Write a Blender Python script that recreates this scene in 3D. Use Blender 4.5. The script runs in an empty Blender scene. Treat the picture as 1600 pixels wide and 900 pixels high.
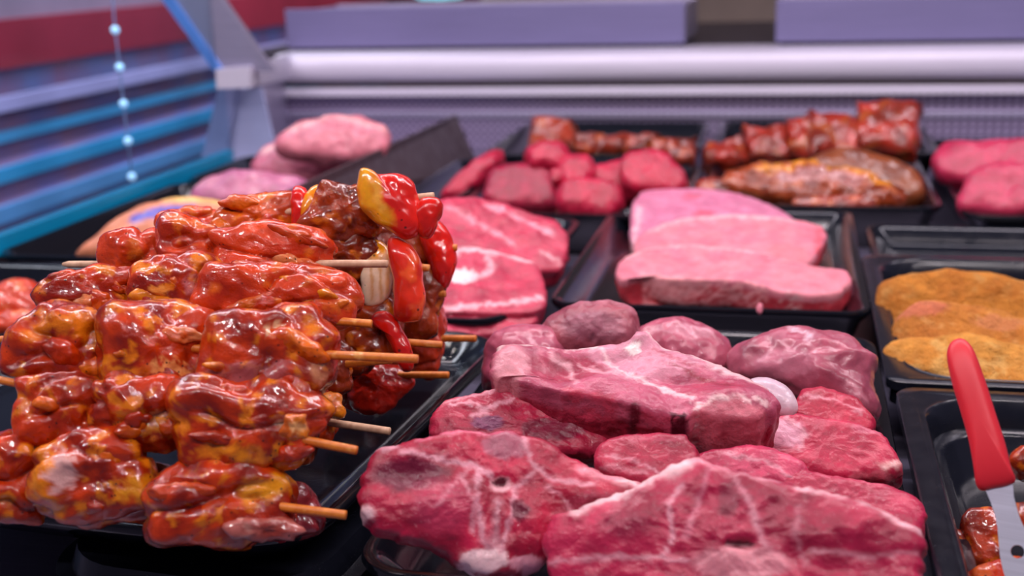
import bpy, math, random
import numpy as np
from mathutils import Matrix, Vector, noise as mn

S = bpy.context.scene
COL = S.collection
random.seed(7)

# ------------------------------------------------------------------ camera
F = 1931.0                      # focal length in pixels of a 1600 wide picture
CAMH = 0.33
YAW, PITCH, ROLL = math.radians(13.0), math.radians(15.3), math.radians(1.7)
def _rz(a): c, s = math.cos(a), math.sin(a); return np.array([[c, -s, 0], [s, c, 0], [0, 0, 1.0]])
def _rx(a): c, s = math.cos(a), math.sin(a); return np.array([[1.0, 0, 0], [0, c, -s], [0, s, c]])
CR = _rz(YAW) @ _rx(math.pi / 2 - PITCH) @ _rz(-ROLL)
CC = np.array([0, 0, CAMH])
cam = bpy.data.cameras.new('camera')
cam.sensor_width = 36.0
cam.lens = F / 1600 * 36
cam.clip_start = 0.01
cam.dof.use_dof = True
cam.dof.focus_distance = 0.66
cam.dof.aperture_fstop = 6.7
cam_o = bpy.data.objects.new('camera', cam)
COL.objects.link(cam_o)
m4 = np.eye(4); m4[:3, :3] = CR; m4[:3, 3] = CC
cam_o.matrix_world = Matrix(m4.tolist())
S.camera = cam_o

# ------------------------------------------------------------------ world, lamps, exposure
def lin(h):
    h = h.lstrip('#')
    return tuple(((int(h[i:i + 2], 16) / 255) / 12.92 if int(h[i:i + 2], 16) <= 10 else ((int(h[i:i + 2], 16) / 255 + .055) / 1.055) ** 2.4) for i in (0, 2, 4))
w = bpy.data.worlds.new('shop_air'); S.world = w; w.use_nodes = True
bg = w.node_tree.nodes['Background']
bg.inputs[0].default_value = (0.30, 0.28, 0.46, 1); bg.inputs[1].default_value = 0.27
S.view_settings.view_transform = 'Standard'
S.view_settings.look = 'None'
S.view_settings.gamma = 1.0
S.view_settings.use_curve_mapping = False
S.view_settings.exposure = 0.0
def area(name, loc, rot, sx, sy, power, col):
    l = bpy.data.lights.new(name, 'AREA'); l.shape = 'RECTANGLE'; l.size = sx; l.size_y = sy; l.energy = power; l.color = col
    o = bpy.data.objects.new(name, l); COL.objects.link(o); o.location = loc; o.rotation_euler = rot; return o
# the tube lamps under the canopy of the counter
area('canopy_tube_light', (-0.2, 1.0, 0.95), (0.0, 0, 0), 2.4, 0.10, 16.5, (1.0, .86, .92))
for i in range(10):              # front row of small reflector lamps
    area('canopy_spot', (-1.2 + i * .22, 0.15, 0.88), (math.radians(36), 0, 0), .03, .03, 1.05, (1.0, .88, .92))
area('rear_tube_light', (-0.1, 1.45, 0.80), (math.radians(28), 0, 0), 2.4, 0.08, 10.0, (.97, .87, 1.0))
area('neighbour_fill_light', (-0.95, 2.9, 1.45), (0, math.radians(32), 0), 0.10, 3.0, 30.0, (.82, .88, 1.0)).data.spread = math.radians(110)  # unseen fill lamp, added to brighten the neighbouring cabinet
for i in range(9):               # row of small reflector bulbs: the sparkle on the wet glaze
    l = bpy.data.lights.new('canopy_led', 'POINT'); l.energy = 0.75; l.shadow_soft_size = 0.009; l.color = (1, .92, .88)
    o = bpy.data.objects.new('canopy_led', l); COL.objects.link(o); o.location = (-1.0 + i * .2, 0.72, 0.86)

# ------------------------------------------------------------------ geometry helpers
def ray(px, py): return CR @ np.array([(px - 800) / F, -(py - 450) / F, -1.0])
def Zp(px, py, z): d = ray(px, py); return CC + d * ((z - CAMH) / d[2])
def Yp(px, py, y): d = ray(px, py); return CC + d * (y / d[1])
def Xp(px, py, x): d = ray(px, py); return CC + d * (x / d[0])
def Dp(px, py, d): return CC + ray(px, py) * d
def proj(P):
    q = (np.asarray(P) - CC) @ CR
    return np.stack([800 + F * q[..., 0] / -q[..., 2], 450 - F * q[..., 1] / -q[..., 2]], -1)

class Frame:                    # a plane in the place: origin, right, up-in-plane, outward normal
    def __init__(s, px, py, tilt, yaw=0, z=None, d=None, y=None):
        s.O = Zp(px, py, z) if z is not None else (Dp(px, py, d) if d is not None else Yp(px, py, y))
        h = CC - s.O; h[2] = 0; h /= np.linalg.norm(h)
        h = _rz(math.radians(yaw)) @ h
        t = math.radians(tilt)
        s.N = h * math.cos(t) + np.array([0, 0, math.sin(t)])
        s.U = np.cross([0, 0, 1.0], h); s.V = np.cross(s.N, s.U)
    def uv(s, pts):
        out = []
        for p in pts:
            d = ray(*p); t = np.dot(s.O - CC, s.N) / np.dot(d, s.N); X = CC + d * t - s.O
            out.append((X @ s.U, X @ s.V))
        return np.array(out)
    def mat(s):
        m = np.eye(4); m[:3, 0] = s.U; m[:3, 1] = s.V; m[:3, 2] = s.N; m[:3, 3] = s.O
        return Matrix(m.tolist())
    def world(s, L): return s.O + L[:, :1] * s.U + L[:, 1:2] * s.V + L[:, 2:3] * s.N

def tag(o, label=None, cat=None, group=None, kind=None):
    if label: o['label'] = label
    if cat: o['category'] = cat
    if group: o['group'] = group
    if kind: o['kind'] = kind
    return o
def place(o, M, parent):
    COL.objects.link(o)
    if parent is not None:
        o.parent = parent
        o.matrix_basis = PM[parent.name].inverted() @ M
    else:
        o.matrix_world = M
    PM[o.name] = M
    return o
PM = {}
def thing(name, loc, label, cat, group=None):
    o = bpy.data.objects.new(name, None); o.empty_display_size = .01
    place(o, Matrix.Translation(Vector(loc)), None)
    return tag(o, label, cat, group)
def mesh(name, V, Fc, mat, parent=None, M=None, smooth=True, cols=None):
    me = bpy.data.meshes.new(name)
    me.from_pydata([tuple(v) for v in V], [], Fc)
    if smooth: me.polygons.foreach_set('use_smooth', [True] * len(me.polygons))
    if cols is not None:
        a = me.color_attributes.new('Col', 'FLOAT_COLOR', 'POINT')
        c = np.ones((len(V), 4), np.float32); c[:, :3] = cols
        a.data.foreach_set('color', c.ravel())
    me.materials.append(mat); me.update()
    o = bpy.data.objects.new(name, me)
    return place(o, M or Matrix.Identity(4), parent)

def resample(P, n, closed=True):
    P = np.asarray(P, float); k = len(P); out = []
    for i in range(k):
        p0, p1, p2, p3 = P[i - 1], P[i], P[(i + 1) % k], P[(i + 2) % k]
        for t in np.linspace(0, 1, 12, endpoint=False):
            out.append(.5 * (2 * p1 + (p2 - p0) * t + (2 * p0 - 5 * p1 + 4 * p2 - p3) * t * t + (3 * p1 - p0 - 3 * p2 + p3) * t ** 3))
    out = np.array(out); L = np.r_[0, np.cumsum(np.linalg.norm(np.roll(out, -1, 0) - out, axis=1))]
    q = np.vstack([out, out[:1]]); s = np.linspace(0, L[-1], n, endpoint=False)
    return np.stack([np.interp(s, L, q[:, j]) for j in range(q.shape[1])], 1)

def fbm(P, scale, seed, octv=3, ridged=False):
    off = Vector((seed * 3.17 % 91, seed * 7.31 % 83, seed * 1.93 % 77))
    out = np.empty(len(P))
    for i, p in enumerate(P):
        v = Vector(p) * scale + off
        if ridged:
            a = 1.0; s = 0.0; f = 1.0
            for k in range(octv):
                s += a * (1 - 2 * abs(mn.noise(v * f))); a *= .5; f *= 2.1
            out[i] = s - .6
        else:
            a = 1.0; s = 0.0; f = 1.0
            for k in range(octv):
                s += a * mn.noise(v * f); a *= .5; f *= 2.1
            out[i] = s
    return out

def blob(name, mat, frame, outline, tf, tb, p=2.6, n=96, m=30, amp=.001, scale=60, seed=1, ridge=0, rscale=60,
         paint=None, parent=None, bumps=(), px=True, cx=None, rough_edge=0, crease=0, cscale=45, cdir=(1, 1, 1)):
    """closed fleshy body: an outline in the plane of `frame`, bulging tf to the front and tb to the back"""
    uv = frame.uv(outline) if px else np.array(outline, float)
    R = resample(uv, n)
    c = R.mean(0) if cx is None else frame.uv([cx])[0]
    if rough_edge:
        e = fbm(np.c_[R, np.zeros(len(R))], 220, seed + 5, 3)
        RD_ = (R - c) * (rough_edge * e)[:, None]
    else: RD_ = 0 * R
    rad = np.linalg.norm(R - c, axis=1).mean()
    t = np.linspace(0, math.pi, 400)
    rr = np.abs(np.sin(t)) ** (2 / p); zz = np.sign(np.cos(t)) * np.abs(np.cos(t)) ** (2 / p)
    zs = np.where(zz > 0, zz * tf, zz * tb)
    L = np.r_[0, np.cumsum(np.hypot(np.diff(rr * rad), np.diff(zs)))]
    s = np.linspace(0, L[-1], m + 1)
    rk = np.interp(s, L, rr); zk = np.interp(s, L, zs); rk[0] = rk[-1] = 0
    V = [(c[0], c[1], tf)]
    dirs = [(0, 0, 1)]
    un = (R - c) / np.maximum(np.linalg.norm(R - c, axis=1), 1e-6)[:, None]
    for k in range(1, m):
        q = c + rk[k] * (R - c) + RD_ * rk[k] ** 7
        V.extend(np.c_[q, np.full(n, zk[k])])
        zr = zk[k] / (tf if zk[k] > 0 else tb)
        d = np.c_[un * rk[k] ** (p - 1), np.full(n, math.copysign(abs(zr) ** (p - 1), zr))]
        dirs.extend(d / np.linalg.norm(d, axis=1)[:, None])
    V.append((c[0], c[1], -tb)); dirs.append((0, 0, -1))
    V = np.array(V, float); dirs = np.array(dirs, float)
    Fc = [(0, 1 + i, 1 + (i + 1) % n) for i in range(n)]
    for k in range(m - 2):
        a = 1 + k * n; b = a + n
        Fc += [(a + i, b + i, b + (i + 1) % n, a + (i + 1) % n) for i in range(n)]
    a = 1 + (m - 2) * n; e = len(V) - 1
    Fc += [(a + i, e, a + (i + 1) % n) for i in range(n)]
    flat = V.copy(); flat[:, 2] = 0
    pxs = proj(frame.world(flat))
    disp = amp * fbm(V, scale, seed)
    if ridge: disp = disp + ridge * fbm(V, rscale, seed + 11, 3, True)
    if crease:
        nz = fbm(V * np.array(cdir), cscale, seed + 71, 2)
        disp = disp - crease * np.exp(-np.abs(nz) / .09) + crease * .35
    V2 = V + dirs * disp[:, None]
    for (bx, by, rx, ry, h) in bumps:
        g = np.exp(-((pxs[:, 0] - bx) / rx) ** 2 - ((pxs[:, 1] - by) / ry) ** 2) * h
        V2[:, 2] += np.where(V[:, 2] > -tb * .3, g, 0)
    cols = paint(pxs, V, seed) if paint else None
    return mesh(name, V2, Fc, mat, parent, frame.mat(), True, cols)

def seg_dist(P, poly):
    d = np.full(len(P), 1e9)
    for a, b in zip(poly[:-1], poly[1:]):
        a = np.array(a, float); b = np.array(b, float); ab = b - a
        t = np.clip(((P - a) @ ab) / (ab @ ab + 1e-9), 0, 1)
        d = np.minimum(d, np.linalg.norm(P - a - t[:, None] * ab, axis=1))
    return d
def painter(base, alt, scale=45, feats=(), warp=5, third=None, mix=1.0, side=None, sz=-.004):
    """natural colouring of the flesh: two tones in clouds, then fat seams, bone, membranes as traced"""
    base, alt = np.array(lin(base)), np.array(lin(alt))
    th = np.array(lin(third)) if third else None
    def f(px, V, seed):
        n1 = fbm(V, scale, seed + 3)
        k = np.clip(.5 + n1 * 1.1 * mix, 0, 1)[:, None]
        c = base * (1 - k) + alt * k
        if th is not None:
            n2 = fbm(V, scale * 1.7, seed + 23)
            k = np.clip((n2 - .26) * 4.0, 0, 1)[:, None] * .85
            c = c * (1 - k) + th * k
        if side:                 # the cut flank of a slice has its own colour
            k = (np.clip((sz - V[:, 2] + .002 * n1) / .003, 0, 1) * .9)[:, None]
            c = c * (1 - k) + np.array(lin(side)) * k
        if feats:
            wx = fbm(V, 260, seed + 31); wy = fbm(V, 260, seed + 47)
            q = px + np.c_[wx, wy] * warp
            wn = 1 + .5 * fbm(V, 130, seed + 61, 2)
            for ft in feats:
                kind, geo, width, colr, st = ft
                if kind == 'l': k = 1 - seg_dist(q, geo) / (width * wn)
                else:
                    ex, ey, rx, ry = geo; k = (1 - np.hypot((q[:, 0] - ex) / rx, (q[:, 1] - ey) / ry)) * max(rx, ry) / width
                k = np.clip(k, 0, 1); k = (k * k * (3 - 2 * k) * min(1, st * 1.3))[:, None]
                c = c * (1 - k) + np.array(lin(colr)) * k
        return c
    return f

# ------------------------------------------------------------------ materials
def nmat(name):
    m = bpy.data.materials.new(name); m.use_nodes = True
    nt = m.node_tree; return m, nt, nt.nodes['Principled BSDF']
def N(nt, typ, **kw):
    n = nt.nodes.new(typ)
    for k, v in kw.items(): setattr(n, k, v)
    return n
def ramp(nt, src, stops):
    r = N(nt, 'ShaderNodeValToRGB'); e = r.color_ramp.elements
    while len(e) > 1: e.remove(e[-1])
    e[0].position = stops[0][0]; e[0].color = (*stops[0][1], 1)
    for p, c in stops[1:]:
        x = e.new(p); x.color = (*c, 1)
    nt.links.new(src, r.inputs[0]); return r.outputs[0]
def noise(nt, scale, detail=3, rough=.55, vec=None, dist=0):
    n = N(nt, 'ShaderNodeTexNoise'); n.inputs['Scale'].default_value = scale; n.inputs['Detail'].default_value = detail
    n.inputs['Roughness'].default_value = rough; n.inputs['Distortion'].default_value = dist
    if vec is None:
        tc = N(nt, 'ShaderNodeTexCoord'); vec = tc.outputs['Object']
    nt.links.new(vec, n.inputs['Vector']); return n.outputs['Fac']
def mixc(nt, fac, a, b, mode='MIX'):
    x = N(nt, 'ShaderNodeMix', data_type='RGBA', blend_type=mode)
    for sock, v in ((x.inputs[0], fac), (x.inputs[6], a), (x.inputs[7], b)):
        if isinstance(v, (int, float)): sock.default_value = v
        elif isinstance(v, tuple): sock.default_value = (*v, 1)
        else: nt.links.new(v, sock)
    return x.outputs[2]
def bump(nt, bs, src, strength, dist, prev=None):
    b = N(nt, 'ShaderNodeBump'); b.inputs['Strength'].default_value = strength; b.inputs['Distance'].default_value = dist
    nt.links.new(src, b.inputs['Height'])
    if prev: nt.links.new(prev, b.inputs['Normal'])
    nt.links.new(b.outputs[0], bs.inputs['Normal']); return b.outputs[0]

def meat_mat(name, rough=.38, coat=.15, fleck=.32, fleck_col='#e9a9b4', bmp=.35, bscale=420, sss=.12, coatr=.15, specks=0, fdist=.0012, spec=.35, cbump=None):
    m, nt, b = nmat(name)
    at = N(nt, 'ShaderNodeAttribute', attribute_name='Col')
    c = at.outputs['Color']
    c = mixc(nt, 1.0, c, ramp(nt, noise(nt, 90, 4), [(.3, (.80, .80, .80)), (.7, (1.15, 1.15, 1.15))]), 'MULTIPLY')
    if fleck:
        f = ramp(nt, noise(nt, 330, 4, .65, dist=.6), [(.60, (0, 0, 0)), (.78, (fleck,) * 3)])
        c = mixc(nt, f, c, lin(fleck_col))
    if specks:
        v = N(nt, 'ShaderNodeTexVoronoi'); v.inputs['Scale'].default_value = specks
        tc = N(nt, 'ShaderNodeTexCoord'); nt.links.new(tc.outputs['Object'], v.inputs['Vector'])
        f = ramp(nt, v.outputs['Distance'], [(.10, (.85, .85, .85)), (.2, (0, 0, 0))])
        g = ramp(nt, noise(nt, 140, 2), [(.52, (0, 0, 0)), (.56, (1, 1, 1))])
        c = mixc(nt, mixc(nt, 1.0, f, g, 'MULTIPLY'), c, (.03, .008, .004))
    nt.links.new(c, b.inputs['Base Color'])
    b.inputs['Specular IOR Level'].default_value = spec
    b.inputs['Roughness'].default_value = rough
    b.inputs['Coat Weight'].default_value = coat; b.inputs['Coat Roughness'].default_value = coatr
    b.inputs['Subsurface Weight'].default_value = sss; b.inputs['Subsurface Radius'].default_value = (1, .35, .25); b.inputs['Subsurface Scale'].default_value = .004
    if bmp:
        p = bump(nt, b, noise(nt, bscale, 4, .6), bmp, fdist)
        bump(nt, b, noise(nt, bscale * .3, 3), bmp, .003, p)
    if cbump:                    # the wet film has its own softer relief
        cb = N(nt, 'ShaderNodeBump'); cb.inputs['Strength'].default_value = cbump[1]; cb.inputs['Distance'].default_value = cbump[2]
        nt.links.new(noise(nt, cbump[0], 3, .55), cb.inputs['Height']); nt.links.new(cb.outputs[0], b.inputs['Coat Normal'])
    return m
M_RAW = meat_mat('raw_red_meat', coat=.3, coatr=.12, cbump=(420, .45, .0014))
M_SMOOTH = meat_mat('raw_muscle_membrane', rough=.34, coat=.5, fleck=.2, bmp=.2, bscale=300, cbump=(300, .3, .0012))
M_PORK = meat_mat('raw_pork', rough=.5, coat=.05, fleck=.35, fleck_col='#f4c6cc', bmp=.25)
M_CHICK = meat_mat('raw_poultry', rough=.35, coat=.2, fleck=.15, bmp=.15, bscale=160)
M_GLAZE = meat_mat('marinade_glaze', rough=.22, coat=.85, fleck=.0, bmp=.35, bscale=420, sss=.06, coatr=.04, specks=260, spec=.2, cbump=(260, .16, .0016))
M_DARKGL = meat_mat('brown_marinade', rough=.3, coat=.6, fleck=.0, bmp=.5, bscale=200, sss=.05, coatr=.1, specks=120)
M_PEPPER = meat_mat('pepper_flesh', rough=.18, coat=.8, fleck=.0, bmp=.12, bscale=150, sss=.2, coatr=.05, specks=180)
M_BREAD = meat_mat('breadcrumbs', rough=.85, coat=0, fleck=.6, fleck_col='#f0c070', bmp=1.0, bscale=650, fdist=.003, sss=.05)
def stick_mat():
    m, nt, b = nmat('bamboo')
    c = ramp(nt, noise(nt, 160, 3), [(.3, lin('#e0842a')), (.55, lin('#c86818')), (.75, lin('#e8a452'))])
    nt.links.new(c, b.inputs['Base Color']); b.inputs['Roughness'].default_value = .45; b.inputs['Coat Weight'].default_value = .2
    return m
M_STICK = stick_mat()
def plain_stick():
    m, nt, b = nmat('dry_bamboo')
    c = ramp(nt, noise(nt, 200, 3), [(.3, lin('#b98a6c')), (.7, lin('#dcb493'))])
    nt.links.new(c, b.inputs['Base Color']); b.inputs['Roughness'].default_value = .5
    return m
M_STICK2 = plain_stick()
def plastic(name, col, rough=.25, scratches=0):
    m, nt, b = nmat(name)
    c = col
    if scratches:
        c = mixc(nt, ramp(nt, noise(nt, 260, 5, .75, dist=2.0), [(.66, (0, 0, 0)), (.74, (scratches,) * 3)]), col, (.35, .35, .4))
        nt.links.new(c, b.inputs['Base Color'])
    else: b.inputs['Base Color'].default_value = (*col, 1)
    r = ramp(nt, noise(nt, 60, 4), [(.3, (rough * .8,) * 3), (.7, (rough * 1.3,) * 3)])
    nt.links.new(r, b.inputs['Roughness'])
    bump(nt, b, noise(nt, 700, 2), .05, .0005)
    return m
M_BLACK = plastic('black_tray_plastic', (.005, .006, .010), .13)
M_TUB = plastic('black_tub_plastic', (.007, .008, .014), .22, .4)
M_DARKPANEL = plastic('smoked_divider_plastic', (.050, .030, .036), .45)
def steel(name, col, rough, metal=.6):
    m, nt, b = nmat(name)
    tc = N(nt, 'ShaderNodeTexCoord'); mp = N(nt, 'ShaderNodeMapping'); mp.inputs['Scale'].default_value = (1, 60, 60)
    nt.links.new(tc.outputs['Object'], mp.inputs[0])
    f = noise(nt, 8, 4, .6, vec=mp.outputs[0])
    c = ramp(nt, f, [(.3, tuple(x * .88 for x in col)), (.7, tuple(min(1, x * 1.1) for x in col))])
    nt.links.new(c, b.inputs['Base Color']); b.inputs['Metallic'].default_value = metal; b.inputs['Roughness'].default_value = rough
    return m
M_STEEL = steel('brushed_steel', lin('#aaa3bd'), .38)
M_RAIL = steel('polished_rail', lin('#cfc8d8'), .4, .1)
M_BIN = steel('bin_steel', lin('#767098'), .45, .3)
M_DECK = steel('deck_steel', lin('#7f7a92'), .35, .6)
def perforated():
    m, nt, b = nmat('perforated_steel')
    tc = N(nt, 'ShaderNodeTexCoord'); sx = N(nt, 'ShaderNodeSeparateXYZ'); nt.links.new(tc.outputs['Object'], sx.inputs[0])
    def fr(src, sc):
        a = N(nt, 'ShaderNodeMath', operation='MULTIPLY'); a.inputs[1].default_value = sc; nt.links.new(src, a.inputs[0])
        f = N(nt, 'ShaderNodeMath', operation='FRACT'); nt.links.new(a.outputs[0], f.inputs[0])
        s = N(nt, 'ShaderNodeMath', operation='SUBTRACT'); s.inputs[1].default_value = .5; nt.links.new(f.outputs[0], s.inputs[0])
        q = N(nt, 'ShaderNodeMath', operation='MULTIPLY'); nt.links.new(s.outputs[0], q.inputs[0]); nt.links.new(s.outputs[0], q.inputs[1]); return q.outputs[0]
    ad = N(nt, 'ShaderNodeMath', operation='ADD'); nt.links.new(fr(sx.outputs[0], 80), ad.inputs[0]); nt.links.new(fr(sx.outputs[2], 80), ad.inputs[1])
    c = ramp(nt, ad.outputs[0], [(.07, lin('#3d364e')), (.10, lin('#a394b4'))])
    nt.links.new(c, b.inputs['Base Color']); b.inputs['Metallic'].default_value = .5; b.inputs['Roughness'].default_value = .38
    return m
M_PERF = perforated()
def flat(name, h, rough=.6, var=.12, scale=6):
    m, nt, b = nmat(name); c = lin(h)
    nt.links.new(ramp(nt, noise(nt, scale, 4), [(.3, tuple(x * (1 - var) for x in c)), (.7, tuple(min(1, x * (1 + var)) for x in c))]), b.inputs['Base Color'])
    b.inputs['Roughness'].default_value = rough; return m
def glass(name, tint=(.80, .93, .97), alpha=.22):
    m, nt, b = nmat(name)
    nt.nodes.remove(b)
    out = nt.nodes['Material Output']
    tr = N(nt, 'ShaderNodeBsdfTransparent'); tr.inputs[0].default_value = (*tint, 1)
    gl = N(nt, 'ShaderNodeBsdfGlossy'); gl.inputs['Roughness'].default_value = .02
    nz = noise(nt, 3, 3); lw = N(nt, 'ShaderNodeLayerWeight'); lw.inputs[0].default_value = alpha
    mx = N(nt, 'ShaderNodeMixShader'); nt.links.new(lw.outputs['Fresnel'], mx.inputs[0]); nt.links.new(tr.outputs[0], mx.inputs[1]); nt.links.new(gl.outputs[0], mx.inputs[2])
    nt.links.new(mx.outputs[0], out.inputs[0]); return m
M_GLASS = glass('counter_glass', (.86, .95, .98), .06)
M_TEAL = flat('teal_glass_edge', '#0b86b4', .25)
M_WHITEBLUE = flat('translucent_bracket', '#a9b0d8', .3)

# ------------------------------------------------------------------ simple solids
def box(name, lo, hi, mat, parent=None, bev=.0015, M=None):
    import bmesh
    bm = bmesh.new(); bmesh.ops.create_cube(bm, size=1)
    lo = Vector(lo); hi = Vector(hi); c = (lo + hi) / 2; s = hi - lo
    for v in bm.verts: v.co = Vector((v.co.x * s.x, v.co.y * s.y, v.co.z * s.z))
    if bev: bmesh.ops.bevel(bm, geom=list(bm.edges), offset=min(bev, min(s) * .4), segments=2, affect='EDGES', profile=.6)
    me = bpy.data.meshes.new(name); bm.to_mesh(me); bm.free(); me.materials.append(mat)
    o = bpy.data.objects.new(name, me)
    return place(o, (M or Matrix.Identity(4)) @ Matrix.Translation(c), parent)
def prism(name, pts3, off, mat, parent=None):
    """flat plate: polygon of world points, thickened by the vector off"""
    P = np.array(pts3, float); n = len(P); c = P.mean(0)
    V = np.vstack([P - c, P - c + np.array(off)])
    Fc = [tuple(range(n)), tuple(range(2 * n - 1, n - 1, -1))] + [(i, i + n, (i + 1) % n + n, (i + 1) % n) for i in range(n)]
    return mesh(name, V, Fc, mat, parent, Matrix.Translation(Vector(c)), False)
def tube(name, pts, r, mat, parent=None, seg=14, taper=None):
    pts = [np.array(p, float) for p in pts]; c = pts[0].copy(); V = []; Fc = []
    ax = pts[-1] - pts[0]; ax /= np.linalg.norm(ax)
    a = np.cross(ax, [0, 0, 1.0]); a /= np.linalg.norm(a); b = np.cross(ax, a)
    for k, p in enumerate(pts):
        rr = r if taper is None else r * taper[k]
        for i in range(seg):
            t = 2 * math.pi * i / seg; V.append(p - c + rr * (a * math.cos(t) + b * math.sin(t)))
    for k in range(len(pts) - 1):
        for i in range(seg): Fc.append((k * seg + i, k * seg + (i + 1) % seg, (k + 1) * seg + (i + 1) % seg, (k + 1) * seg + i))
    Fc.append(tuple(range(seg))[::-1]); Fc.append(tuple(range((len(pts) - 1) * seg, len(pts) * seg)))
    return mesh(name, V, Fc, mat, parent, Matrix.Translation(Vector(c)), True)
def rrect(a, b, r, k=8):
    r = max(min(r, a, b), .001); P = []
    for (sx, sy, t0) in ((1, 1, 0), (-1, 1, 90), (-1, -1, 180), (1, -1, 270)):
        for i in range(k + 1):
            t = math.radians(t0 + 90 * i / k); P.append((sx * (a - r) + r * math.cos(t), sy * (b - r) + r * math.sin(t)))
    return P
def lofted(name, cx, cy, z0, wx, wy, prof, rad, mat, rot=0, parent=None):
    """moulded vessel: rounded rectangles lofted through (inset, height) steps; first and last rings are capped"""
    V = []; Fc = []
    for (ins, z, *rr) in prof:
        r = rr[0] if rr else max(rad - ins, .006)
        V += [(x, y, z) for x, y in rrect(wx / 2 - ins, wy / 2 - ins, r)]
    n = 36
    for k in range(len(prof) - 1):
        for i in range(n): Fc.append((k * n + i, k * n + (i + 1) % n, (k + 1) * n + (i + 1) % n, (k + 1) * n + i))
    Fc.append(tuple(range(n))[::-1]); Fc.append(tuple(range((len(prof) - 1) * n, len(prof) * n)))
    o = mesh(name, V, Fc, mat, parent, Matrix.Translation((cx, cy, z0)) @ Matrix.Rotation(math.radians(rot), 4, 'Z'), True)
    md = o.modifiers.new('w', 'EDGE_SPLIT'); md.split_angle = math.radians(50)
    return o
def tray(name, x0, x1, y0, y1, rim, floor, label, bottom=0.0, rad=.03, rot=0, mat=None, lip=.010, slope=.014, group='black serving trays in the counter'):
    h = rim - bottom
    prof = [(slope + lip * .7, 0), (lip * .8, h - .012), (.0015, h - .006), (0, h - .003), (.0012, h), (lip * .35, h + .0006), (lip * .75, h - .0008),
            (lip, h - .003), (lip + slope * .8, floor - bottom + .006), (lip + slope, floor - bottom + .002), (lip + slope + .006, floor - bottom), (lip + slope + .012, floor - bottom - .0001)]
    o = lofted(name, (x0 + x1) / 2, (y0 + y1) / 2, bottom, x1 - x0, y1 - y0, prof, rad, mat or M_BLACK, rot)
    return tag(o, label, 'tray', group)

# ================================================================== the setting
YB = 2.04
def zb(px, py, y=YB): return Yp(px, py, y)[2]
XL, XR = Yp(438, 100, YB)[0], 1.0
tag(box('floor', (-.80, .15, -.02), (1.0, YB + .02, 0), M_DECK), 'grey steel deck under the trays', kind='structure')
tag(box('wall_back', (XL + .0, YB, 0), (XR, YB + .01, zb(1000, 146)), M_PERF, bev=0), 'perforated lilac steel back panel of the counter', kind='structure')
tag(box('trim_1', (XL, YB - .02, zb(1000, 147)), (XR, YB + .012, zb(1000, 134)), M_RAIL), 'narrow bright steel ledge along the back panel', kind='structure')
tag(box('trim_2', (XL, YB - .012, zb(1000, 131)), (XR, YB + .06, zb(1000, 123)), flat('dark_gap', '#3a3038')), 'dark seam below the white rail', kind='structure')
# raised pressed rib and foot of the back panel
tag(box('trim_3', (XL, YB - .006, zb(1000, 184)), (XR, YB + .002, zb(1000, 173)), M_STEEL), 'pressed rib across the perforated back panel', kind='structure')
# round nosed white rail
def rail():
    z0, z1 = zb(1000, 124), zb(1000, 78); V = []; Fc = []; k = 14
    for x in (XL, XR):
        for i in range(k + 1):
            t = math.pi * i / k - math.pi / 2
            V.append((x, YB - .005 - .022 * math.cos(t) ** .7 if abs(math.cos(t)) > 1e-6 else YB - .005, (z0 + z1) / 2 + (z1 - z0) / 2 * math.sin(t)))
        V.append((x, YB + .09, z1)); V.append((x, YB + .09, z0))
    n = k + 3
    Fc = [(i, (i + 1) % n, n + (i + 1) % n, n + i) for i in range(n)] + [tuple(range(n))[::-1], tuple(range(n, 2 * n))]
    o = mesh('trim_4', V, Fc, M_RAIL); md = o.modifiers.new('e', 'EDGE_SPLIT'); md.split_angle = .6
    return tag(o, 'white round-nosed rail along the back of the counter', kind='structure')
rail()
zr = zb(1000, 78)
# two grey steel bins on the rear shelf
def bin_(name, xa, xb, label):
    y = YB + .05
    t = thing(name, ((xa + xb) / 2, y + .1, zr), label, 'bin', 'steel bins on the rear shelf')
    prof_z = zb(1000, 4, y)
    box('front_panel', (xa, y, zr + .006), (xb, y + .008, prof_z), M_BIN, t)
    box('base_panel', (xa + .004, y + .008, zr + .006), (xb - .004, y + .26, zr + .014), M_STEEL, t)
    box('side_panel', (xa, y + .008, zr + .006), (xa + .006, y + .26, prof_z - .006), M_STEEL, t)
    box('side_panel', (xb - .006, y + .008, zr + .006), (xb, y + .26, prof_z - .006), M_STEEL, t)
    box('back_panel', (xa, y + .26, zr + .006), (xb, y + .266, prof_z - .004), M_STEEL, t)
    box('rubber_foot', (xa + .01, y + .004, zr), (xb - .01, y + .25, zr + .006), flat('rubber', '#1a1620'), t)
bin_('storage_bin', Yp(447, 50, YB + .05)[0], Yp(1070, 40, YB + .05)[0], 'long grey steel bin on the rear shelf, left of the gap')
bin_('storage_bin', Yp(1212, 40, YB + .05)[0], 1.0, 'grey steel bin on the rear shelf, right of the gap')
tag(box('worktop', (-.97, YB + .09, zr - .05), (1.2, YB + .75, zr - .002), flat('dark_granite', '#3b3640', .4, .5, 90)), 'dark speckled stone worktop behind the rail', 'worktop')
tag(box('wall_rear', (-.9, 3.6, -.8), (2.4, 3.62, 2.0), flat('beige_wall', '#9c8878')), 'beige wall behind the worktop', kind='structure')
tag(box('wall_left', (-3.2, 5.6, -.8), (-.9, 5.62, 2.4), flat('crimson_wall', '#7c1f2c')), 'dark red wall far behind the counter', kind='structure')
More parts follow.
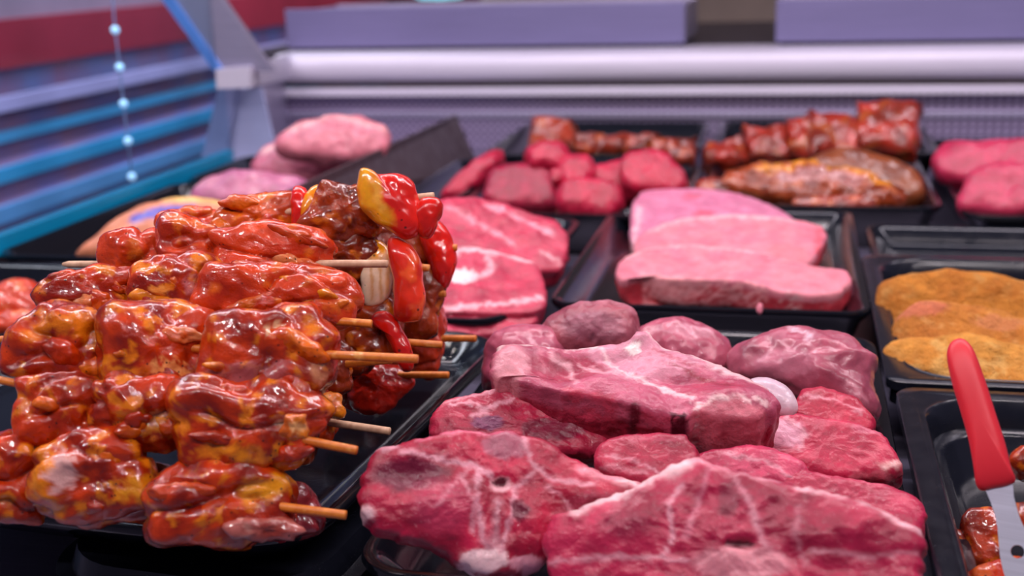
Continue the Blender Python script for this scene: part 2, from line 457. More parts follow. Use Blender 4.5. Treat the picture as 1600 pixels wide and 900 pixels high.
def teal_lamp():
    m, nt, b = nmat('teal_lamp_glow'); b.inputs['Base Color'].default_value = (.2, .7, .8, 1)
    nt.links.new(ramp(nt, noise(nt, 20), [(0, (.2, .75, .9)), (1, (.35, .85, .95))]), b.inputs['Emission Color']); b.inputs['Emission Strength'].default_value = 1.2
    c = Yp(688, -14, 3.5); V = []; k = 20; prof = [(0, .03), (.03, .03), (.075, .015), (.085, -.005), (.06, -.02), (0, -.024)]
    for r_, z in prof: V += [(r_ * math.cos(6.2832 * i / k), r_ * math.sin(6.2832 * i / k), z) for i in range(k)]
    Fc = [(a * k + i, a * k + (i + 1) % k, (a + 1) * k + (i + 1) % k, (a + 1) * k + i) for a in range(len(prof) - 1) for i in range(k)]
    t = thing('wall_lamp', c, 'small teal glowing lamp on the far wall above the left bin', 'lamp')
    mesh('lamp_shade', V, Fc, m, t, Matrix.Translation(Vector(c)))
    box('wall_bracket', (c[0] - .012, c[1], c[2] - .01), (c[0] + .012, 3.6, c[2] + .01), M_STEEL, t)
teal_lamp()
# the end glass of the counter
XG = -.785
tag(box('window_1', (XG, .55, .066), (XG + .006, 1.62, .75), M_GLASS, bev=0), 'clear end glass of the counter', kind='structure')
tag(box('trim_5', (XG - .004, .55, .046), (XG + .010, 1.62, .067), M_TEAL), 'teal edge along the foot of the end glass', kind='structure')
tag(box('trim_6', (XG - .004, .55, 0), (XG + .008, 1.62, .046), M_DARKPANEL), 'dark plinth below the end glass', kind='structure')

# neighbouring cabinet, seen through the glass
XN = -1.55
def zn(py): return Xp(0, py, XN)[2]
nb = thing('display_cabinet', (XN, 3.0, zn(520)), 'blurred blue and mauve shelved cabinet seen through the end glass', 'cabinet')
bands = [(-60, 30, '#8b7388', 0, 'canopy'), (30, 106, '#8e2236', .03, 'red_fascia'), (106, 150, '#8490c0', .0, 'shelf'), (150, 172, '#a396c4', .03, 'shelf_edge'), (172, 205, '#8478b0', 0, 'shelf'),
         (205, 222, '#3d86b6', .015, 'shelf_edge'), (222, 262, '#8674ac', 0, 'shelf'), (262, 285, '#2f8cbe', .015, 'shelf_edge'), (285, 322, '#9078ac', 0, 'shelf'),
         (322, 348, '#5a8cc0', .015, 'shelf_edge'), (348, 385, '#7e86bc', 0, 'shelf'), (385, 520, '#4a86b4', .02, 'plinth')]
def shelf_front(h):                    # shelf fronts with pink patches mixed into their colour
    m, nt, b = nmat('shelf_pink_patches')
    nt.links.new(ramp(nt, noise(nt, 5.5, 3), [(.38, lin(h)), (.62, lin('#a8748e'))]), b.inputs['Base Color']); b.inputs['Roughness'].default_value = .5
    return m
for a, b, c, dx, nm in bands:
    box(nm, (XN - .3, 1.2, zn(b)), (XN + dx, 4.6, zn(a)), (shelf_front(c) if nm == 'shelf' else flat('cabinet_' + c[1:], c, .5, .25, 2.5)), nb, bev=0)
# LED reflections in the end glass, imitated by glowing spheres on a thread
def led_reflection():
    m, nt, b = nmat('led_reflection_glow'); b.inputs['Base Color'].default_value = (.5, .8, 1, 1)
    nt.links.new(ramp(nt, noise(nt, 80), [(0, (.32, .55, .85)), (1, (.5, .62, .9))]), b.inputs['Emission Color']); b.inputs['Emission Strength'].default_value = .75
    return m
ML = led_reflection()
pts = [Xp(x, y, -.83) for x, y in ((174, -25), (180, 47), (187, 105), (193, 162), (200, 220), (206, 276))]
ls = thing('led_reflections', pts[-1], 'row of pale blue LED reflections in the end glass, modelled as glowing dots', 'reflection')
tube('reflection_thread', [pts[0] + np.array([0, 0, .2])] + pts, .0012, flat('reflection_thread_tone', '#8f9cc8', .3), ls, 8)
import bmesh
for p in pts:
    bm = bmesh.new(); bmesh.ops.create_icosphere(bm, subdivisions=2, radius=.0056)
    me = bpy.data.meshes.new('reflection_dot'); bm.to_mesh(me); bm.free(); me.materials.append(ML); me.polygons.foreach_set('use_smooth', [True] * len(me.polygons))
    place(bpy.data.objects.new('reflection_dot', me), Matrix.Translation(Vector(p)), ls)

# corner post of the glass with its clamp and fin
YC = 1.60
def yp(pts, y=YC): return [Yp(x, yy, y) for x, yy in pts]
cp = thing('corner_post', Zp(360, 262, 0), 'pale steel corner post with clamp where glass meets rear rail', 'post')
prism('upright', yp([(425, 112), (348, 112), (215, -80), (290, -80)]), (0, .015, 0), M_STEEL, cp)
prism('glass_edge', yp([(350, 112), (334, 112), (195, -80), (216, -80)], YC - .004), (0, .015, 0), flat('blue_edge', '#5b86cc', .3), cp)
prism('clamp', yp([(337, 108), (390, 104), (390, 137), (338, 139)], YC - .012), (0, .03, 0), M_RAIL, cp)
prism('arm', [Yp(388, 103, YC), Yp(450, 84, YB), Yp(450, 124, YB), Yp(388, 137, YC)], (.0, .02, 0), M_RAIL, cp)
prism('fin', yp([(372, 138), (408, 138), (446, 300), (330, 300)], YC + .06), (0, .006, 0), M_WHITEBLUE, cp)
prism('fin', yp([(340, 140), (372, 138), (340, 300), (302, 300)], YC + .05), (0, .006, 0), flat('fin_grey', '#8a93c0', .35), cp)
tag(prism('wall_end', [Yp(405, 130, YC + .08), Yp(446, 128, YB), np.array([Yp(446, 128, YB)[0], YB, 0]), np.array([Yp(405, 130, YC + .08)[0], YC + .08, 0])], (-.006, 0, 0), M_STEEL), 'lilac steel end wall between corner post and back panel', kind='structure')
# smoked divider between the poultry and the red meat
tp = [Dp(420, 310, 1.15), Dp(709, 180, 1.93)]
dv = prism('divider_panel', [tp[0], tp[1], Zp(748, 268, .0), np.array([tp[0][0] + .01, tp[0][1] - .05, 0])], (.004, 0, 0), M_DARKPANEL)
tag(dv, 'tall smoked plastic divider panel beside the poultry', 'divider')

# ================================================================== trays
tray('serving_tray', -.200, .064, .495, .90, .05, .030, 'black tray under the pile of red bone-in chops')
tray('serving_tray', -.192, .066, .955, 1.345, .05, .030, 'black tray holding the pale pink pork slices', rad=.022)
tray('serving_tray', -.470, -.215, .90, 1.285, .05, .030, 'black tray under the marbled beef steaks behind the skewers')
tray('serving_tray', -.372, -.112, 1.30, 1.625, .05, .028, 'black tray holding dark red lean meat pieces, behind the pork')
tray('serving_tray', -.455, -.380, 1.30, 1.66, .05, .028, 'black tray of red meat right beside the smoked divider')
tray('serving_tray', -.425, -.125, 1.665, 2.0, .055, .03, 'black tray of browned cubes against the back panel, left one')
tray('serving_tray', -.112, .195, 1.70, 2.01, .055, .03, 'black tray of large marinated chunks against the back panel, right one')
tray('serving_tray', -.100, .163, 1.365, 1.685, .05, .03, 'black tray under the glossy brown marinated steaks')
tray('serving_tray', .178, .45, 1.33, 1.86, .05, .03, 'black tray of red steaks at the far right')
tray('serving_tray', .078, .36, 1.165, 1.335, .038, .02, 'empty black tray between breaded cutlets and brown steaks', rad=.02)
tray('serving_tray', -.765, -.585, .78, 1.015, .055, .03, 'black tray of orange pieces at the far left beside the glass')
tray('serving_tray', -.768, -.535, 1.04, 1.43, .055, .03, 'black tray under the orange packet beside the glass')
tray('serving_tray', -.768, -.535, 1.445, 1.645, .055, .03, 'black tray holding raw chicken breasts beside the divider')
ST = tray('serving_tray', -.565, -.205, .505, .845, .062, .045, 'wide shallow black tray carrying the pile of glazed skewers', bottom=.040, rad=.045, rot=-4.5)
pd = lofted('pedestal_tub', -.283, .612, 0, .16, .25, [(.012, 0), (.0, .004), (.002, .022), (-.004, .0235), (-.004, .028), (.004, .029), (.008, .0398)], .05, M_TUB, -4.5)
tag(pd, 'upturned black tub propping up the skewer tray', 'tub')
# deep tubs on the right, with stepped rims
def tub(name, x0, x1, y0, y1, label, rim=.05):
    prof = [(.018, 0), (.009, rim - .020), (.003, rim - .018), (.003, rim - .008), (0, rim - .007), (0, rim - .001), (.0012, rim), (.0095, rim), (.0105, rim - .0012, .04), (.0125, rim - .0012, .04),
            (.0135, rim - .0004, .04), (.015, rim - .002, .04), (.018, rim - .015, .038), (.0185, rim - .018, .038), (.024, rim - .019, .036), (.0255, rim - .021, .036), (.032, .010, .032), (.038, .006, .028)]
    o = lofted(name, (x0 + x1) / 2, (y0 + y1) / 2, 0, x1 - x0, y1 - y0, prof, .014, M_TUB)
    return tag(o, label, 'tub', 'deep black tubs on the right')
tub('deep_tub', .066, .36, .800, 1.150, 'deep black tub full of breaded cutlets')
tub('deep_tub', .070, .36, .43, .785, 'deep black tub with the red-handled spatula standing in it', .052)

# ================================================================== the chops in front
FAT, FATP, BONE = '#efc3c6', '#d9919f', '#e6cdd0'
def chop(name, label, frame, outline, tf, tb, feats, seed, base='#bf1e44', alt='#930d2e', third=None, mat=None, p=4.5, cat='meat', n=220, m=96, amp=.0022, ridge=.0005, group='raw red cuts in the chop tray', side=None, sz=-.004, **kw):
    o = blob(name, mat or M_RAW, frame, outline, tf, tb, p=p, n=n, m=m, amp=amp, scale=50, ridge=ridge, rscale=150, seed=seed,
             paint=painter(base, alt, 45, feats, third=third, side=side, sz=sz), rough_edge=.03 if p > 3 else .01, **kw)
    return tag(o, label, cat, group)

chop('saddle_chop', 'red saddle chop leaning at the front left, T-shaped bone facing out', Frame(780, 785, 38, 8, d=.575),
     [(566, 805), (569, 760), (580, 716), (604, 697), (655, 690), (725, 676), (800, 681), (868, 703), (930, 738), (1003, 764), (985, 786), (925, 795), (885, 835), (850, 882), (800, 900), (740, 896), (692, 866), (640, 848), (592, 832)],
     .010, .018,
     [('e', (640, 748, 72, 34), 30, '#6d1531', .75), ('e', (690, 800, 70, 55), 40, '#b93556', .6), ('e', (930, 800, 70, 30), 30, '#7b1836', .5),
      ('e', (785, 705, 40, 26), 12, '#a85468', .75), ('e', (600, 700, 26, 13), 10, FATP, .8), ('e', (572, 806, 16, 14), 8, FAT, .8),
      ('l', [(625, 712), (680, 722), (735, 735), (765, 752)], 9, FATP, .75), ('l', [(735, 735), (700, 775), (680, 800)], 6, FATP, .45),
      ('l', [(745, 745), (742, 790), (752, 850), (768, 868)], 8, FATP, .75), ('l', [(720, 760), (738, 795), (735, 840)], 6, FATP, .55),
      ('l', [(775, 795), (772, 830), (768, 872)], 12, '#c97f8c', .8), ('l', [(800, 770), (795, 815), (778, 868)], 7, FATP, .7),
      ('l', [(815, 690), (825, 730), (860, 760), (920, 765)], 8, FATP, .7), ('l', [(830, 745), (805, 770)], 6, FATP, .6), ('l', [(850, 770), (880, 790), (890, 810)], 6, FATP, .5),
      ('l', [(905, 740), (950, 752), (1000, 766)], 15, '#e58a98', .8), ('l', [(960, 758), (1000, 766)], 8, FAT, .9),
      ('e', (779, 765, 22, 15), 8, '#d2949c', .9), ('e', (780, 761, 13, 8), 5, '#5b1022', .9), ('e', (808, 806, 16, 22), 10, '#6a1630', .7),
      ('e', (755, 880, 42, 20), 10, FAT, .85), ('e', (820, 886, 34, 14), 10, FATP, .8), ('l', [(650, 690), (720, 680), (800, 684)], 7, '#d6607c', .7)],
     3, bumps=((700, 800, 60, 45, .004), (640, 750, 50, 25, -.004), (779, 763, 14, 9, -.004), (900, 800, 60, 40, .002)))
chop('saddle_chop', 'large red saddle chop at the very front with white fat along its top edge', Frame(1150, 840, 40, -4, d=.535),
     [(852, 862), (862, 818), (900, 802), (960, 778), (1030, 748), (1086, 722), (1130, 738), (1200, 752), (1290, 772), (1380, 806), (1442, 838), (1442, 882), (1420, 940), (1300, 985), (1150, 990), (1000, 980), (880, 925)],
     .012, .02,
     [('l', [(905, 806), (960, 782), (1030, 752), (1086, 727)], 15, FAT, .95), ('l', [(1086, 727), (1140, 742), (1210, 757)], 12, '#d98796', .8), ('l', [(1250, 764), (1330, 786), (1440, 838)], 10, '#ebb0b8', .9),
      ('l', [(1065, 765), (1048, 800), (1055, 850), (1040, 880)], 6, FATP, .7), ('l', [(1110, 745), (1095, 790), (1075, 850)], 10, '#c76a7e', .6), ('l', [(1150, 760), (1175, 800), (1190, 850), (1215, 880)], 8, FATP, .55),
      ('e', (1140, 790, 22, 40), 20, '#7b1a35', .6), ('l', [(860, 885), (960, 880), (1080, 885)], 8, FATP, .6), ('l', [(1250, 800), (1240, 850), (1260, 890)], 6, FATP, .35),
      ('e', (1160, 862, 26, 11), 8, '#581022', .9), ('e', (1160, 890, 90, 30), 25, '#d9838f', .75), ('l', [(1270, 870), (1350, 880), (1430, 872)], 7, FATP, .5),
      ('e', (980, 830, 60, 30), 40, '#8f2040', .5)],
     9, base='#c1254e', alt='#971238', bumps=((960, 830, 70, 40, .004), (1330, 840, 70, 40, .004), (1160, 860, 20, 9, -.004)))
chop('saddle_chop', 'thick bone-in chop lying on top of the pile, cut side up', Frame(990, 610, 70, 6, d=.655),
     [(771, 558), (782, 552), (835, 550), (880, 556), (940, 550), (985, 546), (996, 534), (1012, 533), (1024, 548), (1060, 560), (1130, 583), (1190, 612), (1217, 638), (1200, 652), (1186, 664), (1120, 664), (1085, 655), (1070, 664), (1030, 656), (960, 636), (880, 622), (812, 606), (796, 600), (773, 598)],
     .006, .038,
     [('e', (1010, 570, 120, 40), 45, '#cf8296', .8), ('e', (880, 585, 80, 22), 20, '#a02a48', .8), ('l', [(775, 556), (830, 552), (930, 555)], 7, '#ecc8c8', .9), ('e', (800, 582, 34, 28), 14, '#d88c98', .85), ('l', [(842, 556), (850, 580), (842, 602)], 5, '#c06074', .7),
      ('e', (1110, 622, 70, 22), 26, '#ac3a56', .7), ('l', [(1012, 540), (1060, 562), (1130, 586), (1195, 618)], 8, '#ecbcc0', .95), ('l', [(860, 566), (890, 578), (900, 608)], 6, '#e0a0aa', .7), ('l', [(940, 560), (965, 588), (1035, 618), (1080, 640)], 6, '#ecc0c4', .7),
      ('l', [(1050, 585), (1095, 600), (1150, 628)], 5, '#8a1630', .7), ('l', [(1020, 560), (1060, 580), (1100, 590)], 4, '#b03a54', .6), ('e', (988, 560, 16, 7), 6, '#f2dcd8', .9), ('l', [(905, 575), (940, 590), (985, 596)], 4, '#e0a0ac', .6),
      ('e', (1140, 662, 72, 16), 14, '#cc6676', .85), ('l', [(1085, 652), (1130, 644), (1195, 646)], 5, '#f0c4c4', .8), ('l', [(1120, 664), (1186, 664)], 8, '#c45c6c', .7), ('e', (792, 600, 30, 10), 10, '#d4848e', .85), ('e', (1058, 664, 18, 8), 6, '#44081a', .85), ('e', (990, 645, 12, 7), 6, '#5c0c20', .7), ('l', [(880, 620), (960, 634)], 6, '#c03a54', .7)],
     15, base='#c05a74', alt='#aa4560', p=6.5, side='#9c1632', sz=-.005, bumps=((890, 588, 60, 16, -.006), (1140, 640, 50, 18, .006), (1003, 545, 26, 12, .007), (800, 575, 26, 20, .005), (1060, 606, 40, 7, -.004), (960, 572, 30, 8, -.003)))
chop('chop', 'ragged-edged red chop half hidden under the topmost one, on its left', Frame(800, 655, 45, 10, d=.665),
     [(672, 668), (690, 632), (740, 619), (780, 612), (860, 635), (945, 672), (940, 712), (880, 715), (790, 705), (690, 695)], .008, .02,
     [('l', [(740, 660), (780, 640), (800, 630)], 7, FATP, .8), ('l', [(700, 640), (740, 640), (760, 660)], 6, FATP, .7), ('e', (760, 672, 30, 12), 10, '#7a4468', .6), ('e', (860, 680, 60, 22), 20, '#711430', .7), ('l', [(690, 634), (770, 616)], 6, FATP, .6)],
     21, base='#b82547', alt='#971535')
chop('loin_piece', 'small dark red wedge showing below the topmost chop', Frame(1010, 725, 50, 0, d=.62),
     [(934, 715), (955, 692), (1010, 684), (1065, 690), (1090, 715), (1084, 745), (1020, 768), (945, 748)], .010, .02,
     [('l', [(950, 725), (1000, 738), (1040, 755)], 5, FATP, .6), ('l', [(960, 700), (1060, 700)], 6, '#c24e66', .6), ('l', [(945, 740), (1010, 755)], 5, FATP, .4)], 27, base='#b82849', alt='#9a1938', n=140, m=50)
chop('leg_steak', 'red steak with pale left end lying right of the topmost chop', Frame(1300, 700, 52, -8, d=.66),
     [(1186, 690), (1196, 665), (1240, 652), (1300, 664), (1350, 672), (1386, 690), (1406, 725), (1400, 748), (1330, 757), (1240, 752), (1190, 725)], .009, .022,
     [('e', (1225, 690, 45, 30), 20, '#d08a9e', .8), ('l', [(1230, 660), (1260, 690), (1250, 720)], 6, FATP, .7), ('l', [(1380, 742), (1402, 735)], 10, '#e8b5b0', .9), ('l', [(1330, 754), (1390, 750)], 6, '#d46a78', .7), ('e', (1360, 680, 30, 10), 10, '#c65a72', .6)],
     33, base='#c1254b', alt='#a2183a', n=160, m=60)
chop('leg_steak', 'flat red cut hanging over the right rim behind the front chop', Frame(1330, 800, 55, -6, d=.60),
     [(1205, 745), (1250, 742), (1310, 756), (1385, 766), (1436, 790), (1444, 830), (1420, 860), (1330, 850), (1230, 800)], .010, .022,
     [('l', [(1280, 755), (1380, 768)], 5, '#c9566e', .6)], 39, base='#c12851', alt='#a7193f', n=140, m=50)
chop('leg_steak', 'narrow red cut under the large round muscle at right', Frame(1300, 650, 55, -8, d=.70),
     [(1238, 640), (1255, 618), (1300, 618), (1345, 640), (1366, 665), (1350, 688), (1290, 682), (1240, 662)], .010, .02,
     [('l', [(1250, 632), (1300, 640), (1345, 660)], 5, FATP, .5)], 41, base='#c32447', alt='#a9193a', n=120, m=46)
chop('scapula_bone', 'rounded white bone end beside the topmost chop', Frame(1205, 622, 40, 0, d=.695),
     [(1158, 604), (1180, 592), (1215, 596), (1238, 615), (1247, 642), (1225, 655), (1190, 640), (1165, 622)], .010, .015, [], 43, base='#d9c3cc', alt='#c9a9b8', mat=M_SMOOTH, p=2.3, n=90, m=36, amp=.0008, ridge=0, cat='bone')
chop('loin_piece', 'pale pink cut between the topmost chop and the front chop', Frame(1160, 730, 52, 0, d=.625),
     [(1075, 745), (1100, 712), (1170, 705), (1230, 715), (1262, 742), (1240, 765), (1160, 762)], .008, .02, [('l', [(1130, 720), (1200, 735), (1230, 755)], 6, FATP, .6)], 45, base='#ca3f62', alt='#ab2549', n=120, m=46)
RM = dict(mat=M_SMOOTH, p=2.2, n=130, m=60, amp=.003, ridge=.00012)
chop('round_muscle', 'smooth pink muscle at the rear left of the chop pile', Frame(810, 560, 35, 10, d=.77),
     [(753, 575), (762, 535), (795, 516), (850, 511), (885, 540), (875, 590), (820, 612), (762, 603)], .022, .03, [], 51, base='#bc5a70', alt='#a84660', **RM)
chop('round_muscle', 'darkest round muscle with grainy face at the rear of the chop pile', Frame(920, 520, 38, 0, d=.785),
     [(838, 560), (852, 510), (895, 484), (950, 476), (985, 488), (1000, 505), (996, 545), (940, 572), (870, 575)], .024, .03,
     [('e', (930, 530, 60, 30), 25, '#96586a', .5), ('l', [(900, 490), (960, 482), (990, 500)], 8, '#c77f8e', .5)], 53, base='#a8505e', alt='#8c3a4a', mat=M_RAW, p=2.4, n=150, m=64, amp=.003, ridge=.0004)
chop('round_muscle', 'small oval pink muscle at the rear of the chop pile, in the middle', Frame(1060, 540, 40, 0, d=.80),
     [(980, 555), (995, 517), (1040, 504), (1090, 508), (1130, 530), (1144, 555), (1125, 590), (1050, 595)], .022, .03,
     [('e', (1080, 535, 40, 14), 14, '#d892a2', .5), ('l', [(1010, 525), (1050, 540), (1090, 555)], 4, '#d892a2', .4)], 57, base='#bc5a70', alt='#a84860', **RM)
chop('round_muscle', 'large shiny round muscle with pale membrane at the rear right', Frame(1260, 585, 42, -4, d=.755),
     [(1136, 580), (1148, 546), (1200, 526), (1270, 519), (1330, 529), (1355, 553), (1370, 566), (1364, 598), (1374, 640), (1358, 664), (1300, 650), (1220, 622), (1150, 602)], .026, .034,
     [('l', [(1240, 530), (1270, 545), (1262, 560)], 8, '#ddb2bf', .7), ('e', (1230, 590, 60, 26), 25, '#c9788c', .55), ('l', [(1330, 620), (1350, 640)], 8, '#d98a9a', .5), ('e', (1310, 560, 40, 22), 20, '#a9405a', .5)], 59, base='#b0566a', alt='#984256', **RM)

# ================================================================== the glazed skewers
CHK = painter('#c83a0a', '#861a06', 55, third='#e07c0e')
CHK2 = painter('#d0400f', '#a0260a', 60, third='#d8661a')
DRK = painter('#a0380c', '#621c06', 70, third='#c8660e')
SAL = painter('#d8481c', '#c0340f', 50, third='#d86a1c')
PEP = painter('#d81c0c', '#c0160e', 40)
def rnd_outline(cx, cy, hw, hh, seed):
    r = random.Random(seed); P = []
    k = 11
    for i in range(k):
        t = 2 * math.pi * i / k + r.uniform(-.12, .12); e = 2 / 2.7
        c, s = math.cos(t), math.sin(t); q = r.uniform(.86, 1.14)
        P.append((cx + hw * q * math.copysign(abs(c) ** e, c), cy + hh * q * math.copysign(abs(s) ** e, s)))
    return P
def skewer(label, tail, tip, parts, plain=False, r=.0022):
    """tail, tip = (px, py, depth); parts = list of (kind, spec)"""
    A, B = Dp(*tail), Dp(*tip)
    t = thing('meat_skewer', (A + B) / 2, label, 'skewer', 'glazed skewers piled on the tray')
    tube('stick', [A, A + (B - A) * .02, A + (B - A) * .5, A + (B - A) * .995, B], r, M_STICK2 if plain else M_STICK, t, 14, [.45, .9, 1, 1, .93])
    for i, q in enumerate(parts):
        kind, geo, seed = q[0], q[1], q[2]
        ex = q[3] if len(q) > 3 else {}
        if len(geo) == 4 and not isinstance(geo[0], tuple): cx, cy, hw, hh = geo; ol = rnd_outline(cx, cy, hw * (1.14 if kind in ('meat', 'dark') else 1), hh * (1.14 if kind in ('meat', 'dark') else 1), seed)
        else:
            ol = geo; cx = sum(p[0] for p in ol) / len(ol); cy = sum(p[1] for p in ol) / len(ol)
            if kind == 'meat': ol = [(cx + (x - cx) * 1.08, cy + (y - cy) * 1.12) for x, y in ol]
            hw = (max(p[0] for p in ol) - min(p[0] for p in ol)) / 2; hh = (max(p[1] for p in ol) - min(p[1] for p in ol)) / 2
        f = (cx - tail[0]) / (tip[0] - tail[0]); d = tail[2] + (tip[2] - tail[2]) * f + ex.get('dd', 0)
        th = min(hw, hh) * d / F
        fr = Frame(cx, cy, ex.get('tilt', 22), ex.get('yaw', 0), d=d)
        if kind == 'meat':
            blob('meat_chunk', M_GLAZE, fr, ol, max(th * .8, .009), max(th * .9, .009), p=2.5, n=96, m=50, amp=.0045, scale=42, ridge=.0006, rscale=140, crease=.0042, cscale=34, cdir=(.55, 1.25, 1), seed=seed, paint=ex.get('paint', CHK), parent=t)
            if hw > 58:          # folded flaps of fat and onion caught in the marinade
                r = random.Random(seed * 7)
                for k in range(3):
                    fx = cx + r.uniform(-.7, .7) * hw; fy = cy + (r.uniform(.15, .8) if k else r.uniform(-.6, .2)) * hh; L = r.uniform(.28, .55) * hw; sl = r.uniform(-.35, .45); hhh = r.uniform(8, 15)
                    rel = max(0, 1 - (abs(fx - cx) / hw) ** 2.5) ** .4 * max(0, 1 - (abs(fy - cy) / hh) ** 2.5) ** .4
                    fol = [(fx - L, fy - L * sl), (fx - L * .4, fy - L * .4 * sl - hhh), (fx + L * .4, fy + L * .4 * sl - hhh * .8), (fx + L, fy + L * sl), (fx + L * .4, fy + L * .4 * sl + hhh), (fx - L * .5, fy - L * .5 * sl + hhh * .9)]
                    f2 = Frame(cx, cy, ex.get('tilt', 22), ex.get('yaw', 0), d=d); f2.O = f2.O + f2.N * (max(th * .8, .009) * rel * .90)
                    blob('marinade_flap', M_GLAZE, f2, fol, .0030, .006, p=2.2, n=48, m=20, amp=.004, scale=70, ridge=.0008, rscale=160, seed=seed + k, parent=t,
                         paint=painter(*r.choice([('#d8640a', '#b83408'), ('#e08a14', '#c04808'), ('#c03408', '#861c06'), ('#cc4c0c', '#a42a08'), ('#d08a58', '#c0501c'), ('#b02c08', '#d8700c')]), 90))
        elif kind == 'dark':
            blob('meat_chunk', M_GLAZE, fr, ol, max(th * .75, .008), max(th * .8, .008), p=2.6, n=72, m=34, amp=.0035, scale=55, ridge=.0006, rscale=140, crease=.002, cscale=50, seed=seed, paint=ex.get('paint', DRK), parent=t)
        elif kind == 'pepper':
            blob('pepper_piece', M_PEPPER, fr, ol, ex.get('tf', .007), ex.get('tb', .005), p=2.4, n=72, m=34, amp=.0015, scale=60, seed=seed, paint=ex.get('paint', PEP), parent=t)
        elif kind == 'onion':
            blob('onion_piece', M_PEPPER, fr, ol, .006, .005, p=2.4, n=60, m=26, amp=.001, scale=60, seed=seed, paint=ex.get('paint'), parent=t)
        elif kind == 'fat':
            blob('fat_strip', M_GLAZE, fr, ol, .004, .006, p=2.4, n=40, m=18, amp=.002, scale=120, ridge=.001, rscale=160, seed=seed, paint=ex.get('paint', painter('#dc7c10', '#c8580c', 90, third='#e0a468')), parent=t)
    return t
def pale(*ells, base='#c83a0a', alt='#861a06', third='#e07c0e'):
    """glazed chunk with bare patches of meat, onion or fat showing through"""
    return painter(base, alt, 75, [(k, g, wd * 1.7, c, s * .72) for (k, g, wd, c, s) in ells], warp=16, third=third)

skewer('lowest front skewer of big glazed chunks, tip nearest the tray corner', (-60, 728, .585), (541, 805, .565), [
    ('meat', (18, 745, 52, 66), 101), ('meat', (150, 748, 84, 64), 102, {'paint': pale(('e', (100, 735, 24, 42), 10, '#d8a6a0', .9), ('l', [(75, 700), (70, 760), (85, 790)], 12, '#ea8a14', .9), ('l', [(190, 770), (230, 750)], 12, '#e8a01c', .8))}),
    ('meat', (340, 785, 112, 62), 103, {'paint': pale(('l', [(385, 770), (440, 755)], 14, '#f0a014', .9), ('e', (420, 825, 45, 22), 12, '#c98a92', .8))}), ('fat', (412, 826, 58, 17), 104, {'dd': -.012, 'paint': painter('#b06058', '#96382c', 70, third='#d8a090')})])
skewer('second-layer front skewer of glazed chunks, bright orange tip', (-30, 588, .60), (558, 704, .575), [
    ('meat', (95, 640, 66, 52), 111), ('meat', (222, 645, 72, 54), 112, {'paint': pale(('l', [(190, 660), (240, 665), (280, 672)], 12, '#e0901a', .8), ('e', (255, 650, 34, 12), 10, '#c99078', .6))}),
    ('meat', (388, 662, 106, 70), 113, {'paint': pale(('l', [(330, 700), (420, 715), (470, 712)], 12, '#e88a12', .9), ('e', (450, 670, 30, 14), 10, '#e0b890', .8))}), ('fat', (462, 668, 22, 20), 114, {'dd': -.022})])
skewer('third-layer front skewer with the longest bare stick', (-10, 530, .62), (653, 561, .585), [
    ('meat', (104, 545, 74, 54), 121, {'paint': pale(('l', [(50, 520), (110, 510), (160, 530)], 14, '#f08a12', .7))}), ('meat', (238, 545, 80, 62), 122, {'paint': pale(('e', (265, 580, 40, 18), 10, '#e8a05a', .9), ('l', [(170, 580), (215, 590)], 12, '#ec8a18', .8))}),
    ('meat', (415, 558, 104, 72), 123, {'paint': pale(('e', (400, 590, 80, 22), 14, '#a8585a', .8), ('e', (430, 522, 24, 12), 8, '#e8c090', .8), ('l', [(490, 570), (500, 600)], 10, '#e6a070', .7))})])
skewer('fourth-layer skewer with a short orange tip above the long stick', (55, 467, .655), (581, 506, .635), [
    ('meat', (150, 456, 76, 34), 131), ('meat', (276, 452, 62, 42), 132, {'paint': pale(('e', (250, 465, 22, 14), 8, '#efa04a', .9), ('l', [(300, 450), (330, 480)], 10, '#c9868a', .6))}), ('meat', (432, 462, 108, 50), 133, {'paint': CHK2})])
skewer('upper skewer with a pointed orange left end and pale right stick', (98, 413, .70), (606, 412, .675), [
    ('meat', [(162, 380), (172, 366), (215, 364), (255, 368), (262, 395), (258, 428), (210, 432), (172, 426), (166, 400)], 141, {'paint': SAL}),
    ('meat', [(250, 372), (262, 344), (300, 346), (340, 362), (352, 390), (345, 425), (300, 432), (256, 428)], 142, {'paint': CHK2}),
    ('meat', [(335, 380), (350, 360), (420, 355), (480, 362), (512, 388), (510, 402), (480, 425), (400, 430), (345, 428)], 143, {'paint': SAL})], True)
skewer('topmost skewer ending in a two-toned red and orange pepper piece', (255, 352, .75), (678, 306, .715), [
    ('meat', (300, 352, 46, 24), 151, {'paint': SAL}), ('meat', [(336, 350), (350, 328), (395, 312), (440, 304), (464, 308), (468, 345), (440, 368), (370, 374), (340, 368)], 152, {'paint': painter('#cc5212', '#b03a0c', 60, third='#dc7a1c')}), ('pepper', (468, 330, 14, 36), 153),
    ('pepper', [(472, 365), (470, 330), (482, 298), (500, 290), (512, 300), (500, 325), (488, 350), (484, 368)], 154, {'paint': painter('#e89a14', '#e07a10', 60)}),
    ('dark', (536, 330, 56, 40), 155),
    ('pepper', [(561, 268), (566, 262), (580, 266), (588, 272), (620, 271), (645, 286), (656, 310), (660, 345), (652, 368), (634, 374), (608, 362), (578, 340), (563, 322), (559, 295)], 156,
     {'tf': .009, 'tb': .007, 'yaw': 14, 'dd': -.01, 'paint': painter('#d8200f', '#cc1c14', 40, [('l', [(566, 270), (570, 320), (600, 348)], 24, '#e8a018', .95), ('l', [(580, 290), (590, 330)], 12, '#f0b040', .7)])}),
    ('pepper', [(646, 330), (658, 310), (680, 309), (692, 326), (686, 352), (670, 372), (652, 366), (644, 350)], 157, {'tf': .008})], True)
